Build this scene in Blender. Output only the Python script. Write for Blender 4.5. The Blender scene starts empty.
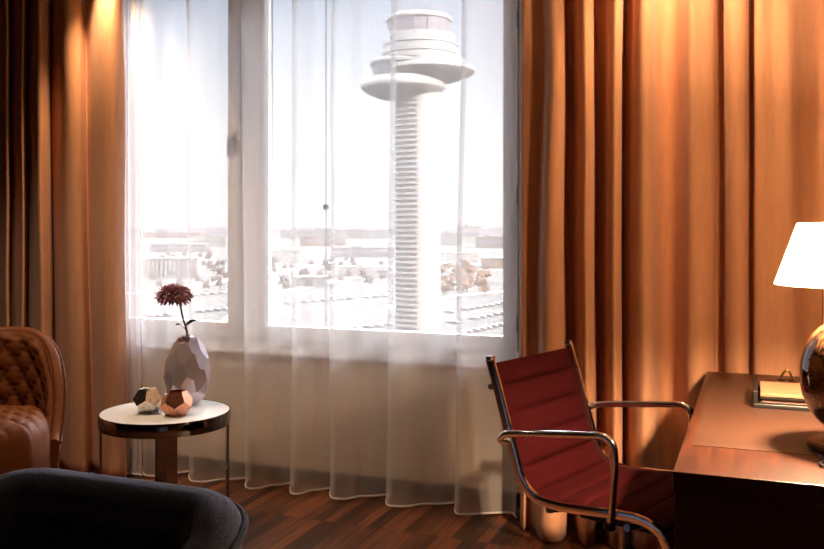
import bpy, bmesh, math, random
from math import sin, cos, pi, radians, sqrt, atan2
from mathutils import Vector, Matrix, noise

C = bpy.context.scene.collection
S = bpy.context.scene
random.seed(7)

# ---------------------------------------------------------------- camera, world, sun, exposure
F, CX, HY, EYE = 890.0, 412.0, 226.0, 1.30        # focal length and horizon in the 824x549 frame, eye height
YAW = math.atan2(345, F)
cs, sn = cos(YAW), sin(YAW)
cam = bpy.data.cameras.new('camera'); camo = bpy.data.objects.new('camera', cam); C.objects.link(camo)
cam.sensor_width = 36.0; cam.lens = 36.0 * F / 824.0; cam.clip_end = 9000; cam.clip_start = 0.05
cam.shift_y = -(274.5 - HY) / 824.0
camo.location = (0, 0, EYE); camo.rotation_euler = (pi / 2, 0, YAW)
S.camera = camo

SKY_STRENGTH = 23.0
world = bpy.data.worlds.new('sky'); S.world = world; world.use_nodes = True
wn = world.node_tree; wn.nodes.clear()
wo = wn.nodes.new('ShaderNodeOutputWorld'); wb = wn.nodes.new('ShaderNodeBackground')
wt = wn.nodes.new('ShaderNodeTexCoord'); wsx = wn.nodes.new('ShaderNodeSeparateXYZ'); wr = wn.nodes.new('ShaderNodeValToRGB')
wn.links.new(wt.outputs['Generated'], wsx.inputs[0]); wn.links.new(wsx.outputs['Z'], wr.inputs[0])
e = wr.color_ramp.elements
# bright unseen band added half-way up to light the room; dimmer below and above
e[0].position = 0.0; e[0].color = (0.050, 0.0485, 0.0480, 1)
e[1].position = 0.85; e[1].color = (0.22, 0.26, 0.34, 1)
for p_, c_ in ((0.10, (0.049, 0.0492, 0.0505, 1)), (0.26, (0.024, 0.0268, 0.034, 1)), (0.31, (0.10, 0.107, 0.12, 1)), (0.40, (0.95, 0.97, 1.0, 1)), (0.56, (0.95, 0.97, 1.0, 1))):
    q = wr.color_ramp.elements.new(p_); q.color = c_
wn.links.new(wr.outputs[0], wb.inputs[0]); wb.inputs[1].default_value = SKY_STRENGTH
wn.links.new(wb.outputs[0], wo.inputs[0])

sl = bpy.data.lights.new('sun', 'SUN'); sl.energy = 30.0; sl.angle = 0.009; sl.color = (1.0, 0.90, 0.80)
so = bpy.data.objects.new('sun', sl); C.objects.link(so)
so.rotation_euler = Vector((0.93, -0.10, 0.36)).to_track_quat('Z', 'Y').to_euler()

S.view_settings.view_transform = 'Standard'; S.view_settings.look = 'None'
S.view_settings.exposure = 0.42; S.view_settings.gamma = 1.0; S.view_settings.use_curve_mapping = False
S.cycles.transparent_max_bounces = 32; S.cycles.max_bounces = 10; S.cycles.diffuse_bounces = 5
S.cycles.sample_clamp_indirect = 6.0; S.cycles.caustics_reflective = False; S.cycles.caustics_refractive = False

LAMP_W = 400.0
SPOT_W = 45.0

# ---------------------------------------------------------------- helpers
def onY(px, Y):
    """world X on the plane y=Y for an image column, and its depth"""
    u = (px - CX) / F; d = Y / (cs + u * sn)
    return d * (u * cs - sn), d
def atd(px, d):
    u = (px - CX) / F
    return d * (u * cs - sn), d * (cs + u * sn)
def zat(py, d): return EYE - (py - HY) * d / F

class MB:
    def __init__(s): s.v = []; s.f = []
    def add(s, vs, fs):
        o = len(s.v); s.v += [tuple(v) for v in vs]; s.f += [tuple(i + o for i in f) for f in fs]; return s
    def box(s, x0, x1, y0, y1, z0, z1):
        return s.add([(x0,y0,z0),(x1,y0,z0),(x1,y1,z0),(x0,y1,z0),(x0,y0,z1),(x1,y0,z1),(x1,y1,z1),(x0,y1,z1)],
                     [(0,3,2,1),(4,5,6,7),(0,1,5,4),(1,2,6,5),(2,3,7,6),(3,0,4,7)])
    def grid(s, rows, closed_u=False, closed_v=False):
        n, m = len(rows), len(rows[0]); vs = [p for r in rows for p in r]; fs = []
        for i in range(n if closed_v else n - 1):
            for j in range(m if closed_u else m - 1):
                a, b = i * m + j, i * m + (j + 1) % m
                c, d = ((i + 1) % n) * m + (j + 1) % m, ((i + 1) % n) * m + j
                fs.append((a, b, c, d))
        return s.add(vs, fs)
    def tube(s, pts, r, seg=10, caps=True, flat=None):
        """round (or flat=(w,h,ref) rectangular-elliptic) tube along pts"""
        pts = [Vector(p) for p in pts]; n = len(pts); rows = []; prev = None
        for i, p in enumerate(pts):
            t = (pts[min(i + 1, n - 1)] - pts[max(i - 1, 0)]).normalized()
            if prev is None:
                ref = Vector((0, 0, 1)) if abs(t.z) < .9 else Vector((1, 0, 0))
                if flat: ref = Vector(flat[2])
                nrm = (ref - t * ref.dot(t)).normalized()
            else:
                nrm = (prev - t * prev.dot(t)).normalized()
            prev = nrm; b = t.cross(nrm)
            ri = r[i] if isinstance(r, (list, tuple)) else r
            row = []
            for k in range(seg):
                a = 2 * pi * k / seg
                if flat:
                    ca, sa = cos(a), sin(a)
                    ex = .35
                    row.append(p + nrm * (flat[0] * math.copysign(abs(ca) ** ex, ca)) + b * (flat[1] * math.copysign(abs(sa) ** ex, sa)))
                else:
                    row.append(p + nrm * (ri * cos(a)) + b * (ri * sin(a)))
            rows.append(row)
        o = len(s.v); s.grid(rows, closed_u=True)
        if caps:
            s.f.append(tuple(o + k for k in reversed(range(seg))))
            s.f.append(tuple(o + (n - 1) * seg + k for k in range(seg)))
        return s
    def lathe(s, prof, seg=48, cx=0, cy=0, cap=True):
        rows = [[(cx + r * cos(2 * pi * k / seg), cy + r * sin(2 * pi * k / seg), z) for k in range(seg)] for r, z in prof]
        o = len(s.v); s.grid(rows, closed_u=True)
        if cap:
            if prof[0][0] > 1e-5: s.f.append(tuple(o + k for k in reversed(range(seg))))
            if prof[-1][0] > 1e-5: s.f.append(tuple(o + (len(prof) - 1) * seg + k for k in range(seg)))
        return s
    def build(s, name, m, parent=None, smooth=True, angle=35, bevel=0, seg=2, solid=0, sub=0):
        me = bpy.data.meshes.new(name); me.from_pydata(s.v, [], s.f); me.validate()
        bm = bmesh.new(); bm.from_mesh(me)
        bmesh.ops.remove_doubles(bm, verts=bm.verts, dist=1e-6)
        bmesh.ops.recalc_face_normals(bm, faces=bm.faces); bm.to_mesh(me); bm.free()
        me.materials.append(m)
        if smooth:
            for p in me.polygons: p.use_smooth = True
            me.set_sharp_from_angle(angle=radians(angle))
        o = bpy.data.objects.new(name, me); C.objects.link(o)
        if parent: o.parent = parent
        if solid:
            md = o.modifiers.new('solid', 'SOLIDIFY'); md.thickness = solid; md.offset = 0
        if bevel:
            md = o.modifiers.new('bevel', 'BEVEL'); md.width = bevel; md.segments = seg; md.limit_method = 'ANGLE'
        if sub:
            md = o.modifiers.new('sub', 'SUBSURF'); md.levels = sub; md.render_levels = sub
        return o

def empty(name, label, cat, loc=(0, 0, 0), rz=0, group=None):
    o = bpy.data.objects.new(name, None); C.objects.link(o); o.location = loc; o.rotation_euler = (0, 0, rz)
    o.empty_display_size = .05
    return tag(o, label, cat, group)
def tag(o, label, cat, group=None, kind=None):
    o['label'] = label; o['category'] = cat
    if group: o['group'] = group
    if kind: o['kind'] = kind
    return o
def struct(o): o['kind'] = 'structure'; return o

def catmull(pts, n=8):
    out = []; P = [Vector(p) for p in pts]
    for i in range(len(P) - 1):
        p0 = P[max(i - 1, 0)]; p1 = P[i]; p2 = P[i + 1]; p3 = P[min(i + 2, len(P) - 1)]
        d01 = max((p1 - p0).length, 1e-6) ** .5; d12 = max((p2 - p1).length, 1e-6) ** .5; d23 = max((p3 - p2).length, 1e-6) ** .5
        m1 = (p2 - p1) if i == 0 else ((p1 - p0) / d01 - (p2 - p0) / (d01 + d12) + (p2 - p1) / d12) * d12
        m2 = (p2 - p1) if i == len(P) - 2 else ((p2 - p1) / d12 - (p3 - p1) / (d12 + d23) + (p3 - p2) / d23) * d12
        for k in range(n):
            t = k / n
            out.append((2*t**3 - 3*t**2 + 1) * p1 + (t**3 - 2*t**2 + t) * m1 + (-2*t**3 + 3*t**2) * p2 + (t**3 - t**2) * m2)
    out.append(P[-1]); return out

# ---------------------------------------------------------------- materials
class Mat:
    def __init__(s, name):
        s.m = bpy.data.materials.new(name); s.m.use_nodes = True; s.t = s.m.node_tree
        s.b = s.t.nodes['Principled BSDF']; s.out = s.t.nodes['Material Output']
    def n(s, typ, **kw):
        nd = s.t.nodes.new(typ)
        for k, v in kw.items():
            if k.startswith('_'): setattr(nd, k[1:], v)
            else: nd.inputs[k.replace('_', ' ')].default_value = v
        return nd
    def l(s, a, b): s.t.links.new(a, b)
def rgb(r, g, b):
    f = lambda c: (c / 255 / 12.92) if c / 255 <= .04045 else ((c / 255 + .055) / 1.055) ** 2.4
    return (f(r), f(g), f(b), 1)
def mat(name, col, rough=.5, metal=0, var=0, vscale=8, stretch=(1, 1, 1), bump=0, bscale=200, bstretch=None, coat=0, sheen=0, spec=.5, col2=None):
    M = Mat(name); b = M.b
    b.inputs['Base Color'].default_value = col; b.inputs['Roughness'].default_value = rough; b.inputs['Metallic'].default_value = metal
    b.inputs['Specular IOR Level'].default_value = spec
    if coat: b.inputs['Coat Weight'].default_value = coat
    if sheen: b.inputs['Sheen Weight'].default_value = sheen; b.inputs['Sheen Roughness'].default_value = .4
    tc = M.n('ShaderNodeTexCoord')
    if var or col2:
        mp = M.n('ShaderNodeMapping'); mp.inputs['Scale'].default_value = stretch
        M.l(tc.outputs['Object'], mp.inputs[0])
        nz = M.n('ShaderNodeTexNoise', Scale=vscale, Detail=5.0); M.l(mp.outputs[0], nz.inputs['Vector'])
        rp = M.n('ShaderNodeValToRGB'); el = rp.color_ramp.elements
        c2 = col2 or tuple(min(1, c * (1 + var)) for c in col[:3]) + (1,)
        c1 = col if col2 else tuple(c * (1 - var) for c in col[:3]) + (1,)
        el[0].position = .32; el[0].color = c1; el[1].position = .68; el[1].color = c2
        M.l(nz.outputs[0], rp.inputs[0]); M.l(rp.outputs[0], b.inputs['Base Color'])
    if bump:
        mp2 = M.n('ShaderNodeMapping'); mp2.inputs['Scale'].default_value = bstretch or (1, 1, 1)
        M.l(tc.outputs['Object'], mp2.inputs[0])
        nz2 = M.n('ShaderNodeTexNoise', Scale=bscale, Detail=3.0); M.l(mp2.outputs[0], nz2.inputs['Vector'])
        bp = M.n('ShaderNodeBump', Strength=bump, Distance=.002); M.l(nz2.outputs[0], bp.inputs['Height']); M.l(bp.outputs[0], b.inputs['Normal'])
    return M.m

def floor_material():
    M = Mat('parquet'); tc = M.n('ShaderNodeTexCoord'); mp = M.n('ShaderNodeMapping')
    mp.inputs['Rotation'].default_value = (0, 0, pi / 2); M.l(tc.outputs['Object'], mp.inputs[0])
    br = M.n('ShaderNodeTexBrick', Scale=1.0, Mortar_Size=.0012, Bias=0.0, Brick_Width=.42, Row_Height=.054)
    br.offset = .37; br.offset_frequency = 1; br.inputs['Mortar Smooth'].default_value = .3
    br.inputs['Color1'].default_value = (.0, .0, .0, 1); br.inputs['Color2'].default_value = (1, 1, 1, 1); br.inputs['Mortar'].default_value = (.2, .2, .2, 1)
    M.l(mp.outputs[0], br.inputs['Vector'])
    mp2 = M.n('ShaderNodeMapping'); mp2.inputs['Scale'].default_value = (26, 1.4, 1); M.l(tc.outputs['Object'], mp2.inputs[0])
    nz = M.n('ShaderNodeTexNoise', Scale=2.2, Detail=6.0, Roughness=.65); M.l(mp2.outputs[0], nz.inputs['Vector'])
    mix = M.n('ShaderNodeMath', _operation='MULTIPLY_ADD'); mix.inputs[1].default_value = .30
    M.l(br.outputs['Color'], mix.inputs[0])
    m2 = M.n('ShaderNodeMath', _operation='MULTIPLY'); m2.inputs[1].default_value = .80; M.l(nz.outputs[0], m2.inputs[0]); M.l(m2.outputs[0], mix.inputs[2])
    rp = M.n('ShaderNodeValToRGB'); el = rp.color_ramp.elements
    el[0].position = .18; el[0].color = rgb(24, 11, 6); el[1].position = .80; el[1].color = rgb(140, 80, 42)
    q = el.new(.48); q.color = rgb(66, 34, 17)
    M.l(mix.outputs[0], rp.inputs[0])
    mm = M.n('ShaderNodeMix', _data_type='RGBA'); mm.inputs[7].default_value = rgb(30, 15, 8)
    M.l(br.outputs['Fac'], mm.inputs[0]); M.l(rp.outputs[0], mm.inputs[6]); M.l(mm.outputs[2], M.b.inputs['Base Color'])
    M.b.inputs['Roughness'].default_value = .46
    bp = M.n('ShaderNodeBump', Strength=.25, Distance=.002); M.l(nz.outputs[0], bp.inputs['Height']); M.l(bp.outputs[0], M.b.inputs['Normal'])
    return M.m

def sheer_material(name, opacity, col):
    M = Mat(name); t = M.t; t.nodes.remove(M.b)
    tr = M.n('ShaderNodeBsdfTransparent'); tl = M.n('ShaderNodeBsdfTranslucent'); df = M.n('ShaderNodeBsdfDiffuse')
    tl.inputs[0].default_value = col; df.inputs[0].default_value = col
    mx = M.n('ShaderNodeMixShader'); mx.inputs[0].default_value = .70; M.l(tl.outputs[0], mx.inputs[1]); M.l(df.outputs[0], mx.inputs[2])
    m2 = M.n('ShaderNodeMixShader')
    tc = M.n('ShaderNodeTexCoord'); mp = M.n('ShaderNodeMapping'); mp.inputs['Scale'].default_value = (60, 60, 2.5)
    M.l(tc.outputs['Object'], mp.inputs[0]); nz = M.n('ShaderNodeTexNoise', Scale=3.0, Detail=2.0); M.l(mp.outputs[0], nz.inputs['Vector'])
    ma = M.n('ShaderNodeMapRange'); ma.inputs['To Min'].default_value = opacity * .95; ma.inputs['To Max'].default_value = opacity * 1.05
    M.l(nz.outputs[0], ma.inputs[0]); M.l(ma.outputs[0], m2.inputs[0])
    M.l(tr.outputs[0], m2.inputs[1]); M.l(mx.outputs[0], m2.inputs[2]); M.l(m2.outputs[0], M.out.inputs[0])
    return M.m
def glass_material():
    M = Mat('window_glass'); M.t.nodes.remove(M.b)
    tr = M.n('ShaderNodeBsdfTransparent'); tr.inputs[0].default_value = (.99, 1, 1, 1)
    gl = M.n('ShaderNodeBsdfGlossy', Roughness=.02); fr = M.n('ShaderNodeFresnel', IOR=1.45); mx = M.n('ShaderNodeMixShader')
    M.l(fr.outputs[0], mx.inputs[0]); M.l(tr.outputs[0], mx.inputs[1]); M.l(gl.outputs[0], mx.inputs[2]); M.l(mx.outputs[0], M.out.inputs[0])
    return M.m
def shade_material():
    M = Mat('lamp_shade_cloth'); M.t.nodes.remove(M.b)
    tl = M.n('ShaderNodeBsdfTranslucent'); df = M.n('ShaderNodeBsdfDiffuse'); mx = M.n('ShaderNodeMixShader')
    tl.inputs[0].default_value = (.95, .92, .86, 1); df.inputs[0].default_value = (.88, .86, .82, 1); mx.inputs[0].default_value = .12
    M.l(tl.outputs[0], mx.inputs[1]); M.l(df.outputs[0], mx.inputs[2])
    tr = M.n('ShaderNodeBsdfTransparent'); tr.inputs[0].default_value = (1, .93, .82, 1); m2 = M.n('ShaderNodeMixShader'); m2.inputs[0].default_value = .62   # open weave
    M.l(tr.outputs[0], m2.inputs[1]); M.l(mx.outputs[0], m2.inputs[2]); M.l(m2.outputs[0], M.out.inputs[0])
    return M.m
def emit(name, col, s):
    M = Mat(name); M.b.inputs['Emission Color'].default_value = col; M.b.inputs['Emission Strength'].default_value = s
    M.b.inputs['Base Color'].default_value = col; return M.m
def etched_metal(name, col, dark):
    M = Mat(name); b = M.b; b.inputs['Metallic'].default_value = 1; b.inputs['Roughness'].default_value = .22
    tc = M.n('ShaderNodeTexCoord'); vo = M.n('ShaderNodeTexVoronoi', Scale=95.0); M.l(tc.outputs['Object'], vo.inputs['Vector'])
    rp = M.n('ShaderNodeValToRGB'); el = rp.color_ramp.elements
    el[0].position = .18; el[0].color = dark; el[1].position = .32; el[1].color = col
    M.l(vo.outputs['Distance'], rp.inputs[0]); M.l(rp.outputs[0], b.inputs['Base Color'])
    bp = M.n('ShaderNodeBump', Strength=.35, Distance=.001); M.l(vo.outputs['Distance'], bp.inputs['Height']); M.l(bp.outputs[0], b.inputs['Normal'])
    return M.m
def stripe_material(name, c1, c2, scale, axis='X', duty=.5):
    M = Mat(name); tc = M.n('ShaderNodeTexCoord'); sp = M.n('ShaderNodeSeparateXYZ'); M.l(tc.outputs['Object'], sp.inputs[0])
    m = M.n('ShaderNodeMath', _operation='MULTIPLY'); m.inputs[1].default_value = scale; M.l(sp.outputs[axis], m.inputs[0])
    f = M.n('ShaderNodeMath', _operation='FRACT'); M.l(m.outputs[0], f.inputs[0])
    g = M.n('ShaderNodeMath', _operation='GREATER_THAN'); g.inputs[1].default_value = duty; M.l(f.outputs[0], g.inputs[0])
    mm = M.n('ShaderNodeMix', _data_type='RGBA'); mm.inputs[6].default_value = c1; mm.inputs[7].default_value = c2
    M.l(g.outputs[0], mm.inputs[0]); M.l(mm.outputs[2], M.b.inputs['Base Color']); M.b.inputs['Roughness'].default_value = .7
    return M.m
def ground_material():
    M = Mat('airfield_ground'); tc = M.n('ShaderNodeTexCoord'); mp = M.n('ShaderNodeMapping'); mp.inputs['Scale'].default_value = (.010, .022, 1)
    mp.inputs['Rotation'].default_value = (0, 0, .35)
    M.l(tc.outputs['Object'], mp.inputs[0]); nz = M.n('ShaderNodeTexNoise', Scale=1.0, Detail=7.0, Roughness=.62); M.l(mp.outputs[0], nz.inputs['Vector'])
    rp = M.n('ShaderNodeValToRGB'); el = rp.color_ramp.elements
    el[0].position = .34; el[0].color = (.0045, .0024, .0019, 1); el[1].position = .70; el[1].color = (.024, .0185, .0142, 1)
    q = el.new(.44); q.color = (.0090, .0052, .0039, 1); q = el.new(.54); q.color = (.0150, .0102, .0072, 1)
    M.l(nz.outputs[0], rp.inputs[0]); M.l(rp.outputs[0], M.b.inputs['Base Color']); M.b.inputs['Roughness'].default_value = .95
    return M.m

M_wall = mat('wall_paint', rgb(232, 214, 190), .85, var=.03, vscale=3, bump=.15, bscale=300)
M_ceil = mat('ceiling_paint', rgb(120, 112, 104), .9, var=.02)
M_dwall = mat('room_wall_paint', rgb(66, 56, 50), .85, var=.05, vscale=2)
M_white = mat('white_lacquer', rgb(240, 238, 238), .35, var=.02, vscale=20)
M_base = mat('baseboard_wood', rgb(58, 42, 34), .5, var=.2, stretch=(2, 20, 20))
M_floor = floor_material()
M_sheer = sheer_material('sheer_voile', .40, (.93, .91, .93, 1))
M_hem = sheer_material('sheer_hem', .75, (.95, .93, .93, 1))
M_glass = glass_material()
M_drape = mat('drape_cloth', rgb(204, 150, 116), .82, var=.06, vscale=60, stretch=(1, 1, .15), bump=.5, bscale=900, sheen=.15)
M_chrome = mat('chrome', (.95, .94, .94, 1), .10, 1, var=.03, vscale=5)
M_tmetal = mat('polished_dark_chrome', (.20, .19, .19, 1), .07, 1, var=.03, vscale=5)
M_steel = mat('brushed_steel', (.55, .54, .53, 1), .28, 1, var=.1, vscale=30)
M_blackplastic = mat('black_plastic', rgb(22, 21, 21), .4, var=.1)
M_red = mat('red_wool', rgb(46, 3, 6), .85, var=.14, vscale=140, bump=.8, bscale=700, sheen=0, spec=.08)
M_orange = mat('cognac_velvet', rgb(108, 54, 13), .6, spec=.3, var=.12, vscale=30, bump=.25, bscale=500, sheen=.0)
M_piping = mat('cognac_piping', rgb(84, 36, 14), .5, var=.1)
M_navy = mat('navy_wool', rgb(70, 78, 106), .9, var=.4, vscale=260, bump=1.0, bscale=500, sheen=.25, spec=.2)
M_tabletop = mat('white_tabletop', rgb(240, 236, 234), .25, var=.015, vscale=6)
M_vase = mat('faceted_glaze', rgb(226, 212, 220), .10, .55, var=.08, vscale=8)
M_copper = etched_metal('etched_copper', (.80, .36, .22, 1), (.16, .05, .03, 1))
M_silver = etched_metal('etched_steel', (.90, .87, .84, 1), (.30, .26, .24, 1))
M_petal = mat('mauve_petal', rgb(156, 102, 124), .7, col2=rgb(212, 164, 180), vscale=40)
M_stem = mat('flower_stem', rgb(44, 44, 30), .6, var=.2)
M_desk = mat('desk_walnut', rgb(40, 18, 10), .36, col2=rgb(66, 33, 19), vscale=5, stretch=(14, 1, 14), bump=.1, bscale=20, bstretch=(14, 1, 14))
M_leather = mat('desk_leather', rgb(58, 36, 25), .42, spec=.5, var=.05, vscale=50, bump=.3, bscale=600)
M_blackleather = mat('black_leather', rgb(13, 11, 11), .4, var=.15, vscale=60, bump=.3, bscale=400)
M_cream = mat('cream_paper', rgb(132, 96, 68), .7, var=.03, vscale=20)
M_pages = mat('page_edges', rgb(104, 72, 52), .8, var=.2, vscale=40, stretch=(1, 1, 30))
M_brass = mat('brass', (.78, .52, .22, 1), .22, 1, var=.05)
M_darkbrass = mat('dark_bronze', (.18, .11, .07, 1), .3, 1, var=.2)
M_shade = shade_material()
M_bulb = emit('bulb_glow', (1, .62, .28, 1), 18)
M_down = emit('downlight_glow', (1, .66, .34, 1), 12)

# ---------------------------------------------------------------- room shell
WY = 4.02                               # inner face of the window wall
RX0, RX1, RY0, RZ = -4.70, .56, -2.6, 2.72
floor = struct(MB().box(RX0 - .2, RX1 + .2, RY0 - .2, WY + .30, -.12, 0).build('floor', M_floor, smooth=False))
struct(MB().box(RX0 - .2, RX1 + .2, RY0 - .2, WY + .30, RZ, RZ + .15).build('ceiling', M_ceil, smooth=False))
struct(MB().box(RX0 - .2, RX0, RY0 - .2, WY + .30, 0, RZ).build('wall_left', M_dwall, smooth=False))
struct(MB().box(RX1, RX1 + .2, RY0 - .2, WY + .30, 0, RZ).build('wall_right', M_dwall, smooth=False))
struct(MB().box(RX0, RX1, RY0 - .2, RY0, 0, RZ).build('wall_back', M_dwall, smooth=False))
# window opening
XL, _ = onY(60, WY); XR, _ = onY(521, WY)
zsill = .66; ztop = 2.67
struct(MB().box(RX0, XL, WY, WY + .30, 0, RZ).box(XR, RX1, WY, WY + .30, 0, RZ)
       .box(XL, XR, WY, WY + .30, 0, zsill).box(XL, XR, WY, WY + .30, ztop, RZ).build('wall_front', M_wall, smooth=False))
struct(MB().box(RX0, RX1, WY - .016, WY, 0, .067).build('baseboard_front', M_base, smooth=False, bevel=.004))
GY = WY + .035                          # plane of the sashes
struct(MB().box(XL - .03, XR + .03, WY - .035, WY + .02, zsill - .025, zsill).build('trim_1', M_white, smooth=False, bevel=.006))

def frame_rect(mb, x0, x1, z0, z1, w, y0, y1, wb=None, wt=None, wl=None, wr=None):
    wb = w if wb is None else wb; wt = w if wt is None else wt; wl = w if wl is None else wl; wr = w if wr is None else wr
    mb.box(x0, x0 + wl, y0, y1, z0, z1); mb.box(x1 - wr, x1, y0, y1, z0, z1)
    mb.box(x0 + wl, x1 - wr, y0, y1, z0, z0 + wb); mb.box(x0 + wl, x1 - wr, y0, y1, z1 - wt, z1)
    return mb
def window(name, x0, x1, sx0, sx1, gx0, gx1, zg, handle_x, hinge_x):
    w = bpy.data.objects.new(name, None); C.objects.link(w); w.location = ((x0 + x1) / 2, WY, zsill); struct(w)
    ox, oy, oz = w.location
    sh = lambda mb: setattr(mb, 'v', [(a - ox, b - oy, c - oz) for a, b, c in mb.v]) or mb
    sz = zsill + .055
    sh(frame_rect(MB(), x0, x1, zsill, ztop, .03, WY + .004, WY + .12, wb=.055, wt=.05, wl=sx0 - x0, wr=x1 - sx1)).build('window_frame', M_white, w, smooth=False, bevel=.005)
    sa = sh(frame_rect(MB(), sx0 + .003, sx1 - .003, sz + .003, ztop - .053, .03, WY - .008, WY + .07, wb=zg - sz - .003, wl=gx0 - sx0 - .003, wr=sx1 - gx1 - .003)).build('sash', M_white, w, smooth=False, bevel=.006)
    sh(MB().box(gx0 - .01, gx1 + .01, WY + .030, WY + .036, zg - .01, ztop - .04)).build('pane', M_glass, w, smooth=False)
    if handle_x:
        h = sh(MB().box(handle_x - .016, handle_x + .016, WY - .018, WY - .006, 1.68, 1.79)).build('handle', M_steel, sa, smooth=False, bevel=.004)
        sh(MB().tube([(handle_x, WY - .016, 1.76), (handle_x, WY - .05, 1.76), (handle_x, WY - .053, 1.70), (handle_x, WY - .053, 1.66)], .009)).build('handle_lever', M_steel, sa)
    if hinge_x:
        for z in (zat(195, 3.95), zat(328, 3.95), 2.25):
            sh(MB().lathe([(.008, z - .035), (.008, z + .035)], 12, hinge_x, WY - .012)).build('hinge', M_steel, w)
gx = lambda px: onY(px, WY)[0]
xm = gx(242)
window('window_1', XL, xm, XL + .03, gx(240.5), XL + .11, gx(228.5), zat(322, 4.72), gx(234), None)
window('window_2', xm, XR, gx(243.5), gx(519), gx(265), gx(503.5), zat(327, 4.55), None, gx(517))

# ---------------------------------------------------------------- curtains
def cloth(name, top, bot, z0, z1, m, label, cat, nz=26, thick=0, n=8, wob=.008, seed=0, hem=None):
    """top/bot: lists of (image column, world y) giving the folds in plan at the top and the hem"""
    A = catmull([(*(onY(p, Y)[0], Y), 0) for p, Y in top], n); B = catmull([(*(onY(p, Y)[0], Y), 0) for p, Y in bot], n)
    rows = []
    for i in range(nz + 1):
        t = i / nz; z = z1 + (z0 - z1) * t; row = []
        for j, (a, b) in enumerate(zip(A, B)):
            p = a.lerp(b, t)
            w = noise.noise(Vector((p.x * 5, seed, z * 1.3))) * wob
            row.append((p.x + w * .6, p.y + w, z))
        rows.append(row)
    root = MB().grid(rows).build(name, m, smooth=True, angle=180, solid=thick)
    tag(root, label, cat)
    if hem:
        h = MB().tube([(x, y, z0 + .004) for x, y, z in rows[-1]], .0045, 6); h.build('hem', hem, root)
    return root

# sheer: pleats with a small overlap where the folded edge comes forward
def pleats(lines, yb, yf, w=4.0):
    pts = []
    for i, (p, a) in enumerate(lines):
        nx = lines[i + 1][0] if i + 1 < len(lines) else None
        pts += [(p + w * a, yb), (p + w * a * .25, yb - .05), (p, (yb + yf) / 2), (p + .3, yf + .03), (p + w * a * .5, yf + .004), (p + w * a * 1.2, yf)]
        if nx:
            g = nx - p
            pts += [(p + g * .30, yf + .02), (p + g * .55, yf + .08), (p + g * .8, yb - .05)]
    return pts
YB, YF = 3.935, 3.775
Ltop = [(113, 1.0), (119, 1.0), (124, .9), (129, 1.2), (134, .9), (139, 1.2), (186, 1.0), (240, .8), (293, 1.3), (332, 1.0), (392, 1.7), (462, 1.3)]
Lbot = [(113, 1.0), (120, 1.0), (125, .9), (131, 1.2), (137, .9), (143, 1.0), (189, 1.0), (246, 1.2), (290, 1.0), (329, 1.2), (386, 1.3), (455, 1.2)]
cloth('sheer_curtain', pleats(Ltop, YB, YF) + [(512, YB - .06), (514.5, YF + .08), (516.5, YF + .05)], pleats(Lbot, YB, YF) + [(511, YB - .06), (514, YF + .08), (516, YF + .05)], .012, RZ, M_sheer,
      'white see-through voile curtain with rippled hem across the whole window', 'curtain', nz=30, n=6, wob=.010, seed=3, hem=M_hem)

dr_bot = [(520.5, 3.82), (521.5, 3.75), (524, 3.71), (528, 3.73), (534, 3.72), (543, 3.60), (555, 3.60), (564, 3.66), (567, 3.83), (574, 3.80), (579, 3.66), (586, 3.60), (593, 3.65), (597, 3.83), (605, 3.78),
          (609, 3.66), (615, 3.62), (620, 3.66), (623, 3.83), (630, 3.74), (635, 3.64), (645, 3.60), (654, 3.64), (658, 3.82), (667, 3.86), (677, 3.85), (684, 3.70), (690, 3.60), (700, 3.57),
          (712, 3.63), (713.5, 3.85), (720, 3.85), (726, 3.68), (731, 3.63), (738, 3.61), (746, 3.64), (747.5, 3.85), (751.5, 3.84), (755, 3.68), (762, 3.66), (780, 3.64), (798, 3.66), (812, 3.74), (830, 3.70), (850, 3.66), (875, 3.76), (905, 3.72)]
dr_top = [(520.5, 3.82), (521.5, 3.77), (524, 3.73), (530, 3.76), (541, 3.76), (553, 3.635), (558, 3.64), (562, 3.67), (565, 3.83), (571, 3.82), (579, 3.70), (585, 3.66), (592, 3.69), (595, 3.83), (604, 3.81),
          (610, 3.69), (616, 3.66), (621, 3.69), (624, 3.83), (632, 3.79), (636, 3.69), (643, 3.645), (651, 3.66), (656, 3.80), (667, 3.85), (678, 3.83), (685, 3.70), (692, 3.62), (702, 3.645),
          (714, 3.67), (714.5, 3.85), (720, 3.85), (726, 3.71), (731, 3.67), (738, 3.66), (747, 3.68), (748, 3.85), (752, 3.84), (755.5, 3.71), (760, 3.69), (772, 3.71), (786, 3.67), (800, 3.70), (812, 3.75), (830, 3.70), (850, 3.68), (875, 3.76), (905, 3.72)]
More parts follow.
